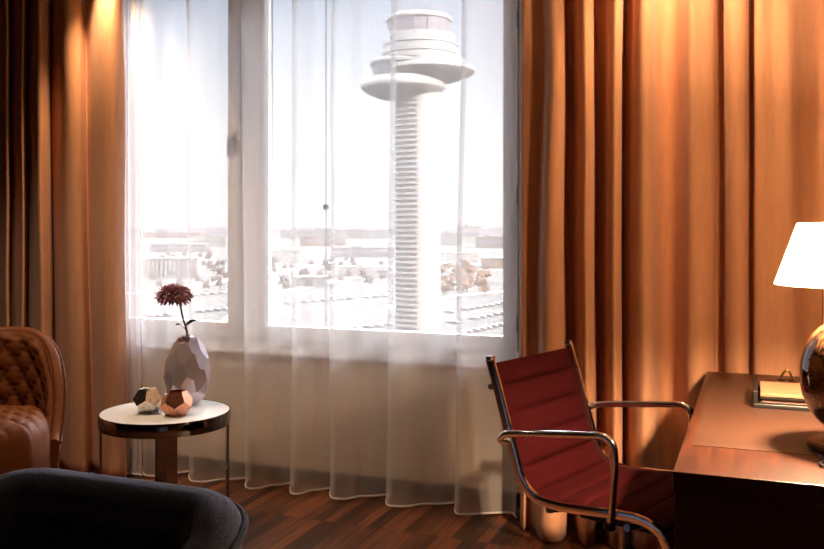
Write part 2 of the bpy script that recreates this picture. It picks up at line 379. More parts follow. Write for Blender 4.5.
# the left edge of image columns is laid out on the hem; the folds drift a little towards the top
back = lambda L: [(p, 3.640 + (Y - 3.585) * .85 if p > 682 else Y) for p, Y in L]   # clear of the desk's far end
cloth('drape', back(dr_top), back(dr_bot), .008, RZ, M_drape, 'heavy beige drape in deep folds behind the desk', 'curtain', nz=40, thick=.004, n=8, wob=.012, seed=9)
dl_bot = [(-140, 3.72), (-110, 3.62), (-85, 3.80), (-62, 3.64), (-40, 3.80), (-20, 3.66), (-6, 3.80), (2, 3.70), (8, 3.64), (13, 3.80), (18, 3.68), (23, 3.64), (28, 3.80), (35, 3.68), (43, 3.62), (50, 3.68),
          (55, 3.80), (62, 3.72), (72, 3.65), (84, 3.66), (92, 3.76), (99, 3.70), (108, 3.64), (117, 3.655), (124, 3.70), (127, 3.735)]
dl_top = [(-140, 3.74), (-110, 3.66), (-85, 3.80), (-62, 3.68), (-40, 3.80), (-20, 3.68), (-6, 3.80), (1, 3.72), (6, 3.67), (11, 3.80), (17, 3.70), (22, 3.67), (27, 3.80), (33, 3.70), (40, 3.65), (46, 3.69),
          (51, 3.80), (57, 3.72), (66, 3.66), (77, 3.69), (84, 3.76), (92, 3.70), (103, 3.65), (112, 3.66), (119, 3.70), (122, 3.735)]
cloth('drape', dl_top, dl_bot, .008, RZ, M_drape, 'heavy beige drape in narrow folds behind the orange armchair', 'curtain', nz=40, thick=.004, n=8, wob=.012, seed=21)

# pull wand on the sheer
wx, wd = onY(326, 3.985); wz = zat(207, wd)
wand = empty('curtain_wand', 'thin grey pull wand with a small square joint hanging behind the sheer', 'curtain wand', (wx, 3.985, RZ))
MB().tube([(0, 0, -.0), (0, 0, zat(330, wd) - RZ)], .0028, 8).build('rod', M_steel, wand)
MB().box(-.013, .013, -.008, .008, wz - RZ - .013, wz - RZ + .013).build('joint', M_blackplastic, wand, smooth=False, bevel=.003)

# ---------------------------------------------------------------- desk
DX0, DX1, DY0, DY1, DZ = -.18, .545, 2.11, 3.61, .74
desk = empty('writing_desk', 'dark walnut writing desk with a brown leather inlay', 'desk', (DX0, DY0, 0))
DL, DW = DX1 - DX0, DY1 - DY0
MB().box(0, DL, 0, DW, DZ - .045, DZ).build('desk_top', M_desk, desk, smooth=False, bevel=.003)
MB().box(.025, DL - .04, .268, 1.285, DZ - .002, DZ + .0012).build('leather_inlay', M_leather, desk, smooth=False)['label'] = 'brown leather writing surface'
MB().box(.004, DL - .01, .004, .044, 0, DZ - .045).build('end_panel', M_desk, desk, smooth=False, bevel=.002)
MB().box(.004, DL - .01, DW - .044, DW - .004, 0, DZ - .045).build('end_panel', M_desk, desk, smooth=False, bevel=.002)
MB().box(DL - .05, DL - .02, .044, DW - .044, .25, DZ - .045).build('modesty_panel', M_desk, desk, smooth=False)

# ---------------------------------------------------------------- table lamp
LD = 2.23
lx, ly = atd(850, LD)
lamp = empty('table_lamp', 'round dark bronze table lamp with glowing cream shade on the desk', 'lamp', (lx, ly, DZ))
MB().lathe([(.0, .001), (.095, .001), (.098, .004), (.098, .014), (.092, .019), (.05, .022), (.03, .030), (.026, .045), (0, .045)], 48).build('foot', M_darkbrass, lamp)
prof = [(.026 + 0, .038)]
for i in range(1, 24):
    a = -pi / 2 + pi * i / 24
    prof.append((max(.022, .118 * cos(a) ** .92), .185 + .145 * sin(a)))
prof.append((.02, .335))
Mg = Mat('smoked_glass_body'); b = Mg.b; b.inputs['Roughness'].default_value = .07; b.inputs['Coat Weight'].default_value = 1.0
tc = Mg.n('ShaderNodeTexCoord'); nz = Mg.n('ShaderNodeTexNoise', Scale=34.0, Detail=6.0, Distortion=1.2); Mg.l(tc.outputs['Object'], nz.inputs['Vector'])
rp = Mg.n('ShaderNodeValToRGB'); el = rp.color_ramp.elements
el[0].position = .40; el[0].color = rgb(26, 18, 13); el[1].position = .72; el[1].color = rgb(120, 84, 56)
Mg.l(nz.outputs[0], rp.inputs[0]); Mg.l(rp.outputs[0], b.inputs['Base Color'])
MB().lathe(prof, 56).build('body', Mg.m, lamp)
MB().lathe([(.018, .33), (.018, .355), (.010, .36), (.010, .415), (.016, .417), (.016, .445), (.0, .445)], 20).build('stem', M_darkbrass, lamp)
sz0, sz1 = zat(285, LD) - DZ, zat(223, LD) - DZ
shd = MB().lathe([(.176, sz0), (.121, sz1)], 64, cap=False).build('lamp_shade', M_shade, lamp, solid=.002)
MB().tube([(.121 * cos(a), .121 * sin(a), sz1 - .012) for a in (0, pi)], .002, 6).tube([(.121 * cos(a), .121 * sin(a), sz1 - .012) for a in (pi / 2, -pi / 2)], .002, 6).build('shade_spider', M_darkbrass, shd)
MB().tube([(0, 0, .44), (.03, 0, .46), (.036, 0, .50), (.02, 0, sz1 - .02), (0, 0, sz1 - .01)], .002, 6).build('harp', M_darkbrass, lamp)
MB().lathe([(0, .445), (.012, .45), (.02, .47), (.02, .50), (.012, .52), (0, .526)], 20).build('bulb', M_bulb, lamp)
u_ = (822 - CX) / F; cxp, cyp = atd(822.5, LD)
MB().tube([(cxp - lx, cyp - ly, sz0 + .02), (cxp - lx, cyp - ly, sz0 - .10)], .0016, 6).build('pull_chain', M_darkbrass, lamp)
pl = bpy.data.lights.new('lamp_light', 'POINT'); pl.energy = LAMP_W; pl.color = (1, .65, .38); pl.shadow_soft_size = .035
po = bpy.data.objects.new('lamp_light', pl); C.objects.link(po); po.location = (0, 0, .487); po.parent = lamp
cord_pts = [(lx - .05, ly - .075, DZ + .0055), (lx - .075, ly - .12, DZ + .0055), (.152, 2.315, DZ + .0055), (.136, 2.282, DZ + .0055), (.150, 2.255, DZ + .0055), (.20, 2.25, DZ + .0055), (DX1 - .03, 2.30, DZ + .0055)]
MB().tube([(p.x - lx, p.y - ly, p.z - DZ) for p in catmull(cord_pts, 8)], .0035, 8).build('cord', M_blackplastic, lamp)

# ---------------------------------------------------------------- things on the desk
dz = DZ + .0014
tx, ty = -.012, 2.93
tray = empty('desk_tray', 'black leather desk tray with a raised side, holding a dark book', 'tray', (tx, ty, dz))
MB().box(0, .31, 0, .25, 0, .014).build('tray_base', M_blackleather, tray, smooth=False, bevel=.003)
MB().box(0, .014, 0, .25, .014, .052).build('side', M_blackleather, tray, smooth=False, bevel=.003)
MB().box(.014, .31, .238, .25, .014, .03).build('back_lip', M_blackleather, tray, smooth=False, bevel=.003)
bk = empty('guest_book', 'dark hardback book lying in the tray under the cream notepad', 'book', (tx + .02, ty + .006, dz + .0145))
MB().box(0, .28, 0, .225, 0, .004).build('cover', M_blackleather, bk, smooth=False, bevel=.001)
MB().box(0, .28, 0, .225, .0135, .0215).build('cover', M_blackleather, bk, smooth=False, bevel=.001)
MB().box(.006, .274, .008, .22, .004, .0135).build('pages', M_pages, bk, smooth=False)
pad = empty('notepad', 'cream paper notepad lying on top of the dark book', 'notepad', (tx + .022, ty + .004, dz + .0365))
MB().box(0, .27, 0, .225, 0, .010).build('sheets', M_cream, pad, smooth=False, bevel=.001)
MB().box(0, .27, .205, .2255, .006, .0072).build('binding', M_cream, pad, smooth=False)
ox, oy = atd(786, 3.24)
orn = empty('brass_ornament', 'small curled brass ornament at the far end of the desk', 'ornament', (ox, oy, DZ))
MB().lathe([(0, 0), (.028, 0), (.028, .005), (.012, .008), (0, .008)], 24).build('ornament_base', M_darkbrass, orn)
MB().tube(catmull([(-.022, 0, .006), (-.014, 0, .016), (-.005, 0, .030), (.006, 0, .036), (.014, 0, .028), (.019, 0, .014), (.024, 0, .007)], 6), .0042, 8).build('loop', M_brass, orn)

# ---------------------------------------------------------------- office chair
CHX, CHY, CHA = -.397, 2.912, radians(-18)
ch = empty('office_chair', 'red channel-stitched office chair with chrome frame and arms, pulled up to the desk', 'chair', (CHX, CHY, 0), CHA)
prof = catmull([(-.345, 0, .868), (-.318, 0, .785), (-.285, 0, .68), (-.255, 0, .58), (-.225, 0, .50), (-.175, 0, .455), (-.10, 0, .445), (0, 0, .45), (.10, 0, .457), (.18, 0, .455), (.235, 0, .43), (.262, 0, .385)], 12)
L = [0]
for a, b in zip(prof, prof[1:]): L.append(L[-1] + (b - a).length)
W = .246
def sling(side):
    """padded sling: welts at even spacing; the back panel and the seat meet at the bend"""
    rows = []; n = len(prof)
    for sgn in (1, -1):
        blk = []
        for i, p in enumerate(prof):
            t = (prof[min(i + 1, n - 1)] - prof[max(i - 1, 0)]).normalized(); nr = Vector((-t.z, 0, t.x))
            if nr.z < 0: nr = -nr
            if nr.x < 0 and p.z > .6: nr = -nr
            if nr.x < 0 and i < n * .45: nr = -nr
            ph = (L[i] % .088) / .088
            puff = .013 + .012 * (1 - abs(2 * ph - 1) ** 5) - (.006 if min(ph, 1 - ph) < .05 else 0)
            sag = .010
            row = []
            for k in range(17):
                y = -W + 2 * W * k / 16; e = 1 - abs(y / W) ** 8
                s_ = -sag * (1 - (y / W) ** 2)
                row.append(tuple(p + nr * (s_ + sgn * puff * e * (1 if sgn > 0 else .6)) + Vector((0, y, 0))))
            blk.append(row)
        rows.append(blk)
    return rows
sl_ = sling(0); n = len(prof); isplit = next(i for i, p in enumerate(prof) if p.z < .463)
def sling_part(i0, i1, name, lab=None):
    mb = MB(); loop_rows = []
    for i in range(i0, i1 + 1):
        loop_rows.append(list(sl_[0][i]) + list(reversed(sl_[1][i])))
    o = len(mb.v); mb.grid(loop_rows, closed_u=True); m = len(loop_rows[0])
    mb.f.append(tuple(range(m))); mb.f.append(tuple((len(loop_rows) - 1) * m + k for k in reversed(range(m))))
    return mb.build(name, M_red, ch, angle=50)
sling_part(2, isplit, 'backrest'); sling_part(isplit, n - 1, 'seat')
for s in (-1, 1):
    fr = [p + Vector((0, s * .256, 0)) for p in prof]
    MB().tube(fr, .012, 12, flat=(.014, .0085, (0, 0, 1))).build('side_frame', M_chrome, ch, angle=40)
    top = prof[0] + Vector((0, s * .254, .0))
    MB().box(top.x - .012, top.x + .012, top.y - .013, top.y + .013, top.z - .004, top.z + .012).build('frame_cap', M_chrome, ch, smooth=False, bevel=.004)
    y = s * .280
    arm = [(-.262, s * .264, .615), (-.288, y, .622), (-.270, y + s * .008, .642), (-.22, y + s * .01, .654), (-.1, y + s * .012, .670), (.02, y + s * .012, .684), (.075, y + s * .012, .688), (.102, y + s * .011, .670), (.108, y + s * .008, .63), (.100, y, .54), (.088, s * .268, .455), (.08, s * .264, .425)]
    MB().tube(catmull(arm, 8), .0115, 12).build('armrest', M_chrome, ch)
    MB().lathe([(.012, .410), (.017, .413), (.017, .432), (.012, .436)], 16, .08, s * .264).build('arm_joint', M_blackplastic, ch)
for x, z in ((.13, .425), (-.13, .425)):
    MB().tube([(x, -.254, z), (x, -.15, z - .02), (x, 0, z - .03), (x, .15, z - .02), (x, .254, z)], .011, 10).build('cross_brace', M_steel, ch)
bx = -.325
MB().tube([(bx - .02, -.254, .78), (bx - .04, -.12, .775), (bx - .045, 0, .775), (bx - .04, .12, .775), (bx - .02, .254, .78)], .010, 10).build('back_brace', M_steel, ch)
MB().box(-.14, .14, -.05, .05, .345, .40).build('tilt_mechanism', M_blackplastic, ch, smooth=False, bevel=.012)
MB().lathe([(.03, .10), (.03, .24), (.02, .245), (.02, .35)], 24).build('column', M_steel, ch)
for k in range(5):
    a = 2 * pi * k / 5 + .35
    st = MB().tube([(0, 0, .115), (.12 * cos(a), .12 * sin(a), .112), (.30 * cos(a), .30 * sin(a), .078)], [.030, .024, .016], 10).build('base_leg', M_steel, ch)
    wc = MB()
    for s in (-1, 1):
        cxk, cyk = .30 * cos(a) - s * .014 * sin(a), .30 * sin(a) + s * .014 * cos(a)
        d = Vector((-sin(a), cos(a), 0)) * .009; c0 = Vector((cxk, cyk, .027))
        wc.tube([c0 - d, c0 + d], .026, 20)
    wc.build('caster', M_blackplastic, st)

# ---------------------------------------------------------------- round side table
TX, TY = atd(165.5, 3.85); TZ, TR = .50, .277
tb = empty('side_table', 'round white-topped side table with a polished chrome rim and flat legs', 'table', (TX, TY, 0), atan2(-TY, -TX) + radians(5))
MB().lathe([(0, TZ - .012), (TR - .008, TZ - .012), (TR - .006, TZ - .002), (TR - .009, TZ), (0, TZ)], 96).build('table_top', M_tabletop, tb)
MB().lathe([(TR - .006, TZ - .056), (TR - .001, TZ - .056), (TR, TZ - .054), (TR, TZ - .001), (TR - .001, TZ + .001), (TR - .006, TZ + .001), (TR - .006, TZ - .056)], 96, cap=False).build('rim', M_tmetal, tb)
for k in range(4):
    a = k * pi / 2; r = TR - .012; hw = .023
    q = lambda t, rr: (rr * cos(a) - t * sin(a), rr * sin(a) + t * cos(a))
    v = [(*q(-hw, r - .005), 0), (*q(hw, r - .005), 0), (*q(hw, r + .005), 0), (*q(-hw, r + .005), 0)]
    v += [(x, y, TZ - .013) for x, y, z in v]
    MB().add(v, [(0,3,2,1),(4,5,6,7),(0,1,5,4),(1,2,6,5),(2,3,7,6),(3,0,4,7)]).build('leg', M_tmetal, tb, smooth=False, bevel=.0015)
MB().box(-TR + .02, TR - .02, -.02, .02, .002, .010).build('floor_bar', M_tmetal, tb, smooth=False)
MB().box(-.02, .02, -TR + .02, -.021, .002, .010).box(-.02, .02, .021, TR - .02, .002, .010).build('floor_bar', M_tmetal, tb, smooth=False)

def facets(normals, scale_fn):
    """convex solid bounded by the tangent planes with these unit normals"""
    bm = bmesh.new(); vs = [bm.verts.new(n) for n in normals]
    bmesh.ops.convex_hull(bm, input=bm.verts); bm.verts.index_update(); bm.faces.ensure_lookup_table()
    bmesh.ops.triangulate(bm, faces=bm.faces[:]); bm.faces.index_update(); bm.faces.ensure_lookup_table()
    P = []
    for f in bm.faces:
        a, b, c = [v.co for v in f.verts]
        A = Matrix((a, b, c)); P.append(A.inverted() @ Vector((1, 1, 1)))
    faces = []
    for v in bm.verts:
        fl = [f.index for f in v.link_faces]
        if len(fl) < 3: continue
        nn = v.co.normalized(); r = nn.orthogonal().normalized(); q = nn.cross(r)
        fl.sort(key=lambda i: atan2((P[i] - nn).dot(q), (P[i] - nn).dot(r))); faces.append(fl)
    bm.free()
    mb = MB(); mb.add([scale_fn(p) for p in P], faces); return mb
# vase
VX, VY = atd(187.5, 4.0)
R_ = random.Random(4); nrm = []
N = 46
for i in range(N):
    z = 1 - 2 * (i + .5) / N; ph = i * 2.399963
    v = Vector((sqrt(1 - z * z) * cos(ph), sqrt(1 - z * z) * sin(ph), z)) + Vector((R_.uniform(-.09, .09), R_.uniform(-.09, .09), R_.uniform(-.07, .07)))
    nrm.append(v.normalized())
VH = .150
def egg(p):
    z = max(-.93, min(.955, p.z)); k = 1 - .13 * z
    return (p.x * .098 * k, p.y * .098 * k, (z + .93) * .161)
vase = empty('egg_vase', 'tall faceted egg-shaped vase in glossy mauve grey, holding one bloom', 'vase', (VX, VY, TZ + .0005))
vb = facets(nrm, egg).build('vase_body', M_vase, vase, smooth=False)
MB().lathe([(.026, .292), (.026, .305), (.021, .3065), (.021, .292)], 24, cap=False).build('vase_neck', M_vase, vase)
# flower
FX, FY = atd(174, 3.95); fz = zat(296, 3.95)
fl = empty('chrysanthemum', 'single dusky mauve chrysanthemum standing in the egg vase', 'flower', (VX, VY, TZ))
bxx, byy = FX - VX, FY - VY; bz = fz - TZ
MB().tube(catmull([(0, 0, .3045), (-.006, 0, .335), (bxx * .35, byy * .35, .39), (bxx * .6, byy * .6, bz - .035), (bxx, byy, bz)], 8), .0042, 8).build('stem', M_stem, fl)
cam_r = Vector((cs, sn, 0))
for (pz, sx, sg) in ((.352, .055, 1), (.335, .045, -1)):
    mbl = MB(); rows = []
    for i in range(9):
        t = i / 8; c = cam_r * (sg * sx * t) + Vector((bxx * .15, byy * .15, pz + .025 * sin(t * 2.2))); w = .010 * sin(pi * min(t * .93 + .05, 1)) + .0008
        rows.append([tuple(c + Vector((0, -1, .5)) * w * k) for k in (-1, 0, 1)])
    mbl.grid(rows).build('leaf', M_stem, fl, solid=.001)
pm = MB(); R_ = random.Random(2)
NP = 230
for i in range(NP):
    zz = 1 - 1.80 * (i + .5) / NP; ph = i * 2.399963; rr = sqrt(max(0, 1 - zz * zz))
    dv = Vector((rr * cos(ph), rr * sin(ph), zz)); up = Vector((0, 0, 1))
    side = dv.cross(up); side = side.normalized() if side.length > .05 else Vector((1, 0, 0)); n2 = side.cross(dv).normalized()
    ln = R_.uniform(.86, 1.06); sc = Vector((.082, .082, .056)); tw = R_.uniform(-.006, .006)
    rows = []
    for k in range(6):
        t = k / 5; rad = .12 + .88 * t * ln
        c = Vector((dv.x * sc.x * rad, dv.y * sc.y * rad, dv.z * sc.z * rad)) + n2 * (.009 * sin(t * pi)) + side * tw * t
        w = .0085 * (sin(pi * (.10 + .78 * t)) ** .7) * (1 if k < 5 else .6)
        rows.append([tuple(c - side * w + n2 * .0035), tuple(c), tuple(c + side * w + n2 * .0035)])
    pm.grid(rows)
pm.v = [(x + bxx, y + byy, z + bz) for x, y, z in pm.v]
pm.build('bloom', M_petal, fl, solid=.0008)
# polyhedral candle holders
def dodeca():
    g = (1 + sqrt(5)) / 2; out = []
    for a in (-1, 1):
        for b_ in (-1, 1):
            out += [Vector((0, a, b_ * g)).normalized(), Vector((a, b_ * g, 0)).normalized(), Vector((b_ * g, 0, a)).normalized()]
    return out
def holder(name, px, d, r, m, label, rot, m_in):
    x, y = atd(px, d)
    Rm = Matrix.Rotation(rot, 3, 'Z') @ Matrix.Rotation(atan2(1, (1 + sqrt(5)) / 2), 3, 'X')
    nn = [(Rm @ v) for v in dodeca()]
    # level a face at the bottom
    lo = min(nn, key=lambda v: v.z); q = lo.rotation_difference(Vector((0, 0, -1))); nn = [q @ v for v in nn]
    root = empty(name, label, 'candle holder', (x, y, TZ + .0005))
    mb = facets(nn, lambda p: (p.x * r, p.y * r, (p.z + 1) * r * .94))
    zt = max(v[2] for v in mb.v)
    mb.f = [f for f in mb.f if not all(mb.v[i][2] > zt - 1e-3 for i in f)]
    mb.build('shell', m, root, smooth=False, solid=.0022)
    MB().lathe([(0, .003), (r * .42, .003), (r * .42, .028), (0, .028)], 20).build('tealight', M_white, root)
holder('candle_holder', 176.5, 3.76, .0545, M_copper, 'etched copper faceted candle holder in front of the vase', rot=.5, m_in=None)
holder('candle_holder', 148.5, 3.82, .0525, M_silver, 'etched silver faceted candle holder left of the copper one', rot=1.1, m_in=None)

# ---------------------------------------------------------------- tub armchairs
def tub(label, loc, rz, w, b, xf, r, zb, zf, th, m, mp, quilt, seat_z, seat_label=None, seat_f=.0, lean=.10, z0=.14, drop=.0, pw=2.0):
    root = empty('armchair', label, 'armchair', loc, rz)
    # plan path (right arm front -> back -> left arm front), with outward normals
    path = []; NS = 26
    for i in range(NS): path.append((Vector((xf + (-b + r - xf) * i / NS, -w, 0)), Vector((0, -1, 0))))
    for i in range(24):
        a = pi * 1.5 - (pi / 2) * i / 24; path.append((Vector((-b + r + r * cos(a), -w + r + r * sin(a), 0)), Vector((cos(a), sin(a), 0))))
    for i in range(30): path.append((Vector((-b, -w + r + (2 * w - 2 * r) * i / 30, 0)), Vector((-1, 0, 0))))
    for i in range(24):
        a = pi - (pi / 2) * i / 24; path.append((Vector((-b + r + r * cos(a), w - r + r * sin(a), 0)), Vector((cos(a), sin(a), 0))))
    for i in range(NS + 1): path.append((Vector((-b + r + (xf + b - r) * i / NS, w, 0)), Vector((0, 1, 0))))
    s = 0; S_ = [0]
    for p, q in zip(path, path[1:]): s += (q[0] - p[0]).length; S_.append(s)
    mid = s / 2
    def top(p, si):
        t = min(1, max(0, (p.x + b) / (xf + b))); k = t ** pw
        return zb + (zf - zb) * (k * k * (3 - 2 * k)) - drop * min(1, abs(si - mid) / mid) ** 2.5
    def pt(p, nv, off, z):
        return p + nv * (off + lean * (z - z0) * (1 if nv.x < .3 else 1)) + Vector((0, 0, z))
    rows = []; rows_in = []; rim = []
    for (p, nv), si in zip(path, S_):
        zt = top(p, si); row = []
        for k in range(14): row.append(pt(p, nv, 0, z0 + (zt - th / 2 - z0) * k / 13))
        for k in range(1, 8):
            a = pi * k / 8; row.append(pt(p, nv, -th / 2 + th / 2 * cos(a), zt - th / 2 + th / 2 * sin(a)))
        for k in range(14): row.append(pt(p, nv, -th, zt - th / 2 + (z0 - zt + th / 2) * k / 13))
        rows.append(row); rim.append(pt(p, nv, .004, zt - th * .35))
        ri = []
        for k in range(64):
            z = seat_z - .10 + (zt - th * .42 - seat_z + .10) * k / 63
            dq = 0
            if quilt:
                a_ = (si - mid) / .095; b2 = (z - seat_z) / .13
                f1 = abs(((a_ + b2) % 1) - .5) * 2; f2 = abs(((a_ - b2) % 1) - .5) * 2
                dq = .022 * ((1 - f1 ** 4) * (1 - f2 ** 4)) - .005
            edge = min(1, (63 - k) / 5, )
            ri.append(pt(p, nv, -th - (.012 + dq) * edge - .001, z))
        rows_in.append(ri)
    mb = MB(); mb.grid(rows)
    nrow = len(rows[0]); mb.f.append(tuple(range(nrow))); mb.f.append(tuple((len(rows) - 1) * nrow + k for k in reversed(range(nrow))))
    mb.build('back_shell', m, root, angle=60)
    MB().grid(rows_in[3:-3]).build('inner_lining', m, root, angle=60)
    MB().tube(rim, .006, 8).build('piping', mp, root)
    # seat cushion
    sw, sb, sf = w - th - .02 if not quilt else w - .012, b - th - .02, xf + seat_f
    NX, NY = 70, 70; gridr = []
    for i in range(NX + 1):
        row = []
        for j in range(NY + 1):
            a = -1 + 2 * i / NX; c = -1 + 2 * j / NY
            # square to rounded square
            x = a * sqrt(1 - c * c * .30); y = c * sqrt(1 - a * a * .30)
            X = -sb + (x + 1) / 2 * (sf + sb); Y = y * sw
            e = max(abs(a), abs(c)); dome = (1 - e ** 10)
            dq = 0
            if quilt:
                f1 = abs((((X + Y) / .105) % 1) - .5) * 2; f2 = abs((((X - Y) / .105) % 1) - .5) * 2
                dq = .020 * (1 - f1 ** 5) * (1 - f2 ** 5) - .004
            row.append((X, Y, seat_z - .14 + .14 * max(0, dome) ** .42 + .018 * (1 - a * a) * (1 - c * c) + dq * dome))
        gridr.append(row)
    mb = MB(); mb.grid(gridr)
    bord = [gridr[0][j] for j in range(NY + 1)] + [gridr[i][NY] for i in range(1, NX + 1)] + [gridr[NX][j] for j in range(NY - 1, -1, -1)] + [gridr[i][0] for i in range(NX - 1, 0, -1)]
    lowr = [(x, y, z0 + .02) for x, y, z in bord]
    mb.grid([bord, lowr], closed_u=True)
    mb.f.append(tuple(range(len(mb.v) - len(lowr), len(mb.v))))
    mb.build('seat', m, root, angle=70)
    for sx in (-b + .12, xf - .12):
        for sy in (-w + .12, w - .12):
            MB().lathe([(.012, 0), (.02, z0 + .03)], 14, sx, sy).build('leg', M_darkbrass, root)
    return root
ax_, ay_ = atd(-30, 3.72)
tub('cognac orange diamond-quilted tub armchair in front of the drape', (ax_, ay_, 0), radians(-52), .335, .30, .06, .26, .84, .40, .045, M_orange, M_piping, True, .495, seat_f=.27, lean=.08, pw=1.0)
tub('dark navy wool tub armchair in the foreground, nearer than the side table', (-1.245, 1.275, 0), radians(-91), .312, .26, .22, .13, .772, .55, .10, M_navy, M_navy, False, .43, lean=.05, drop=.0, pw=1.0)

# ---------------------------------------------------------------- ceiling downlights (just above the frame)
for X, Y, lab, w_, tilt, cone, colr in ((onY(92, 3.50)[0], 3.50, 'recessed ceiling downlight close to the drape behind the orange armchair', 1.4, 12, 80, (1, .63, .32)),
                                (onY(678, 3.47)[0], 3.47, 'recessed ceiling downlight close to the drape behind the desk', 1.3, 14, 90, (1, .63, .32)),
                                (-2.75, 2.45, 'added fill downlight in the ceiling between the armchairs', 1.35, 8, 100, (1, .78, .54))):  # no known fixture here: added to brighten left drape, table top and seats
    r = empty('ceiling_downlight', lab, 'downlight', (X, Y, RZ), 0, 'ceiling downlights by the window')
    MB().lathe([(.052, -.001), (.052, -.008), (.046, -.012), (.040, -.006), (.040, -.001)], 32, cap=False).build('trim_ring', M_white, r)
    MB().lathe([(0, -.004), (.039, -.004), (.039, -.002), (0, -.002)], 32).build('diffuser', M_down, r)
    d = bpy.data.lights.new('downlight_beam', 'SPOT'); d.energy = SPOT_W * w_; d.color = colr; d.spot_size = radians(cone); d.spot_blend = .8; d.shadow_soft_size = .035
    o = bpy.data.objects.new('downlight_beam', d); C.objects.link(o); o.parent = r; o.location = (0, 0, -.02); o.rotation_euler = (radians(tilt), 0, 0)

# ---------------------------------------------------------------- outside: airfield, tower, buildings
GZ = -38.0; HG = EYE - GZ
def gp(px, py):
    d = HG * F / (py - HY); x, y = atd(px, d); return x, y, d
M_ground = ground_material()
struct(MB().add([(-6000, 60, GZ), (5000, 60, GZ), (5000, 6500, GZ), (-6000, 6500, GZ)], [(0, 1, 2, 3)]).build('ground', M_ground, smooth=False))
M_asph = mat('pale_asphalt', rgb(120, 113, 112), .9, var=.06, vscale=.02)
M_forest = mat('far_forest', rgb(76, 75, 80), .95, col2=rgb(89, 84, 88), vscale=.01)
rows = []
for k in range(121):
    px = -250 + 900 * k / 120; x, y = atd(px, 3600); h = 33 + 6 * noise.noise(Vector((k * .17, 2, 0))) + 4 * noise.noise(Vector((k * .7, 5, 0)))
    x2, y2 = atd(px, 3900); rows.append([(x, y, GZ - 1), (x, y, GZ + h), (x2, y2, GZ + h * .9), (x2, y2, GZ - 1)])
tag(MB().grid(rows, closed_u=True).build('distant_forest', M_forest, angle=60), 'grey band of far forest along the horizon', 'forest', kind='stuff')
def road(name, pts, wd):
    P = catmull([(*gp(*p)[:2], GZ + .12) for p in pts], 10); L_ = []
    for i, p in enumerate(P):
        t = (P[min(i + 1, len(P) - 1)] - P[max(i - 1, 0)]); nv = Vector((-t.y, t.x, 0)).normalized() * wd / 2
        L_.append([tuple(p - nv), tuple(p + nv)])
    return struct(MB().grid(L_).build(name, M_asph, smooth=False))
road('road_1', [(215, 338), (262, 300), (330, 282), (398, 270), (450, 262)], 10)
road('road_2', [(330, 338), (372, 312), (440, 298), (540, 288)], 9)
road('road_3', [(100, 296), (180, 288), (250, 276), (330, 262)], 12)

M_tower = mat('tower_concrete', rgb(78, 75, 74), .75, var=.03, vscale=.3)
M_rib_shade = mat('tower_rib_shade', rgb(34, 30, 32), .75, var=.03, vscale=.3)
M_tglass = mat('tower_glass', rgb(76, 73, 80), .25, var=.2, vscale=.5)
TD = 150.0; PX = TD / F
def tpos(px): return atd(px, TD)
t0 = tpos(418)
tower = empty('control_tower', 'tall white ribbed airport control tower with two stacked glazed cabs', 'control tower', (t0[0], t0[1], GZ))
def tz(py): return zat(py, TD) - GZ
def off(px):
    a = tpos(px); return a[0] - t0[0], a[1] - t0[1]
def tl(name, c, prof, m, parent=tower, seg=64):
    ox, oy = off(c)
    return MB().lathe([(r * PX, tz(y)) for r, y in prof], seg, ox, oy).build(name, m, parent, angle=30)
MB().lathe([(22.3 * PX, 0), (22.3 * PX, tz(92))], 72, 0, 0).build('shaft', M_tower, tower, angle=30)
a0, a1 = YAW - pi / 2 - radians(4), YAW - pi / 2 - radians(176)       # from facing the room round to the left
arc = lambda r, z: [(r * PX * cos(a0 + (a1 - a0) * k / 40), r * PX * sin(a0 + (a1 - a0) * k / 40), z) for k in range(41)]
MB().grid([arc(22.1, .0), arc(22.5, .0), arc(22.5, tz(93)), arc(22.1, tz(93))]).build('shaded_recess', M_rib_shade, tower, angle=30)  # dark arc behind the rings; its colour carries the left half's shade
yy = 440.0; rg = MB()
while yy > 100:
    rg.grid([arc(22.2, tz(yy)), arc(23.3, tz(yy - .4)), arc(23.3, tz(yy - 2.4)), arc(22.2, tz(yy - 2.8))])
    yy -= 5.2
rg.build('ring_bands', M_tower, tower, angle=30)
tl('lower_gallery', 403, [(22, 99), (36, 94), (42, 89), (42.5, 86), (40, 80), (30, 79)], M_tower)
tl('lower_cab', 405, [(29, 79.5), (33, 66)], M_tglass); tl('lower_cab_roof', 405, [(30, 66.5), (35, 66), (35.5, 63.5), (33, 62), (10, 61)], M_tower)
tl('upper_gallery', 428, [(20, 82), (30, 80.5), (44, 75), (47, 72), (46.5, 69.5), (38, 66), (37, 60)], M_tower)
tl('upper_drum', 420, [(34, 63), (36.5, 62), (36.5, 56), (37.5, 55.6), (37.5, 54.6), (36, 54.2), (36, 47), (37, 46.6), (37, 45.6), (35, 45.2), (34.5, 36.5), (30, 36)], M_tower)
tl('upper_cab', 419, [(28, 36.2), (31.5, 22)], M_tglass); tl('upper_cab_roof', 419, [(29, 22.3), (33, 22), (33, 19.5), (29, 17), (8, 16)], M_tower)
for c, r0, r1, y0, y1 in ((419, 28.3, 31.8, 36, 22), (405, 29.3, 33.2, 79.5, 66)):
    ox, oy = off(c)
    for k in range(14):
        a = 2 * pi * k / 14
        MB().tube([(ox + r0 * PX * cos(a), oy + r0 * PX * sin(a), tz(y0)), (ox + r1 * PX * cos(a), oy + r1 * PX * sin(a), tz(y1))], .14, 6).build('mullion', M_tower, tower)

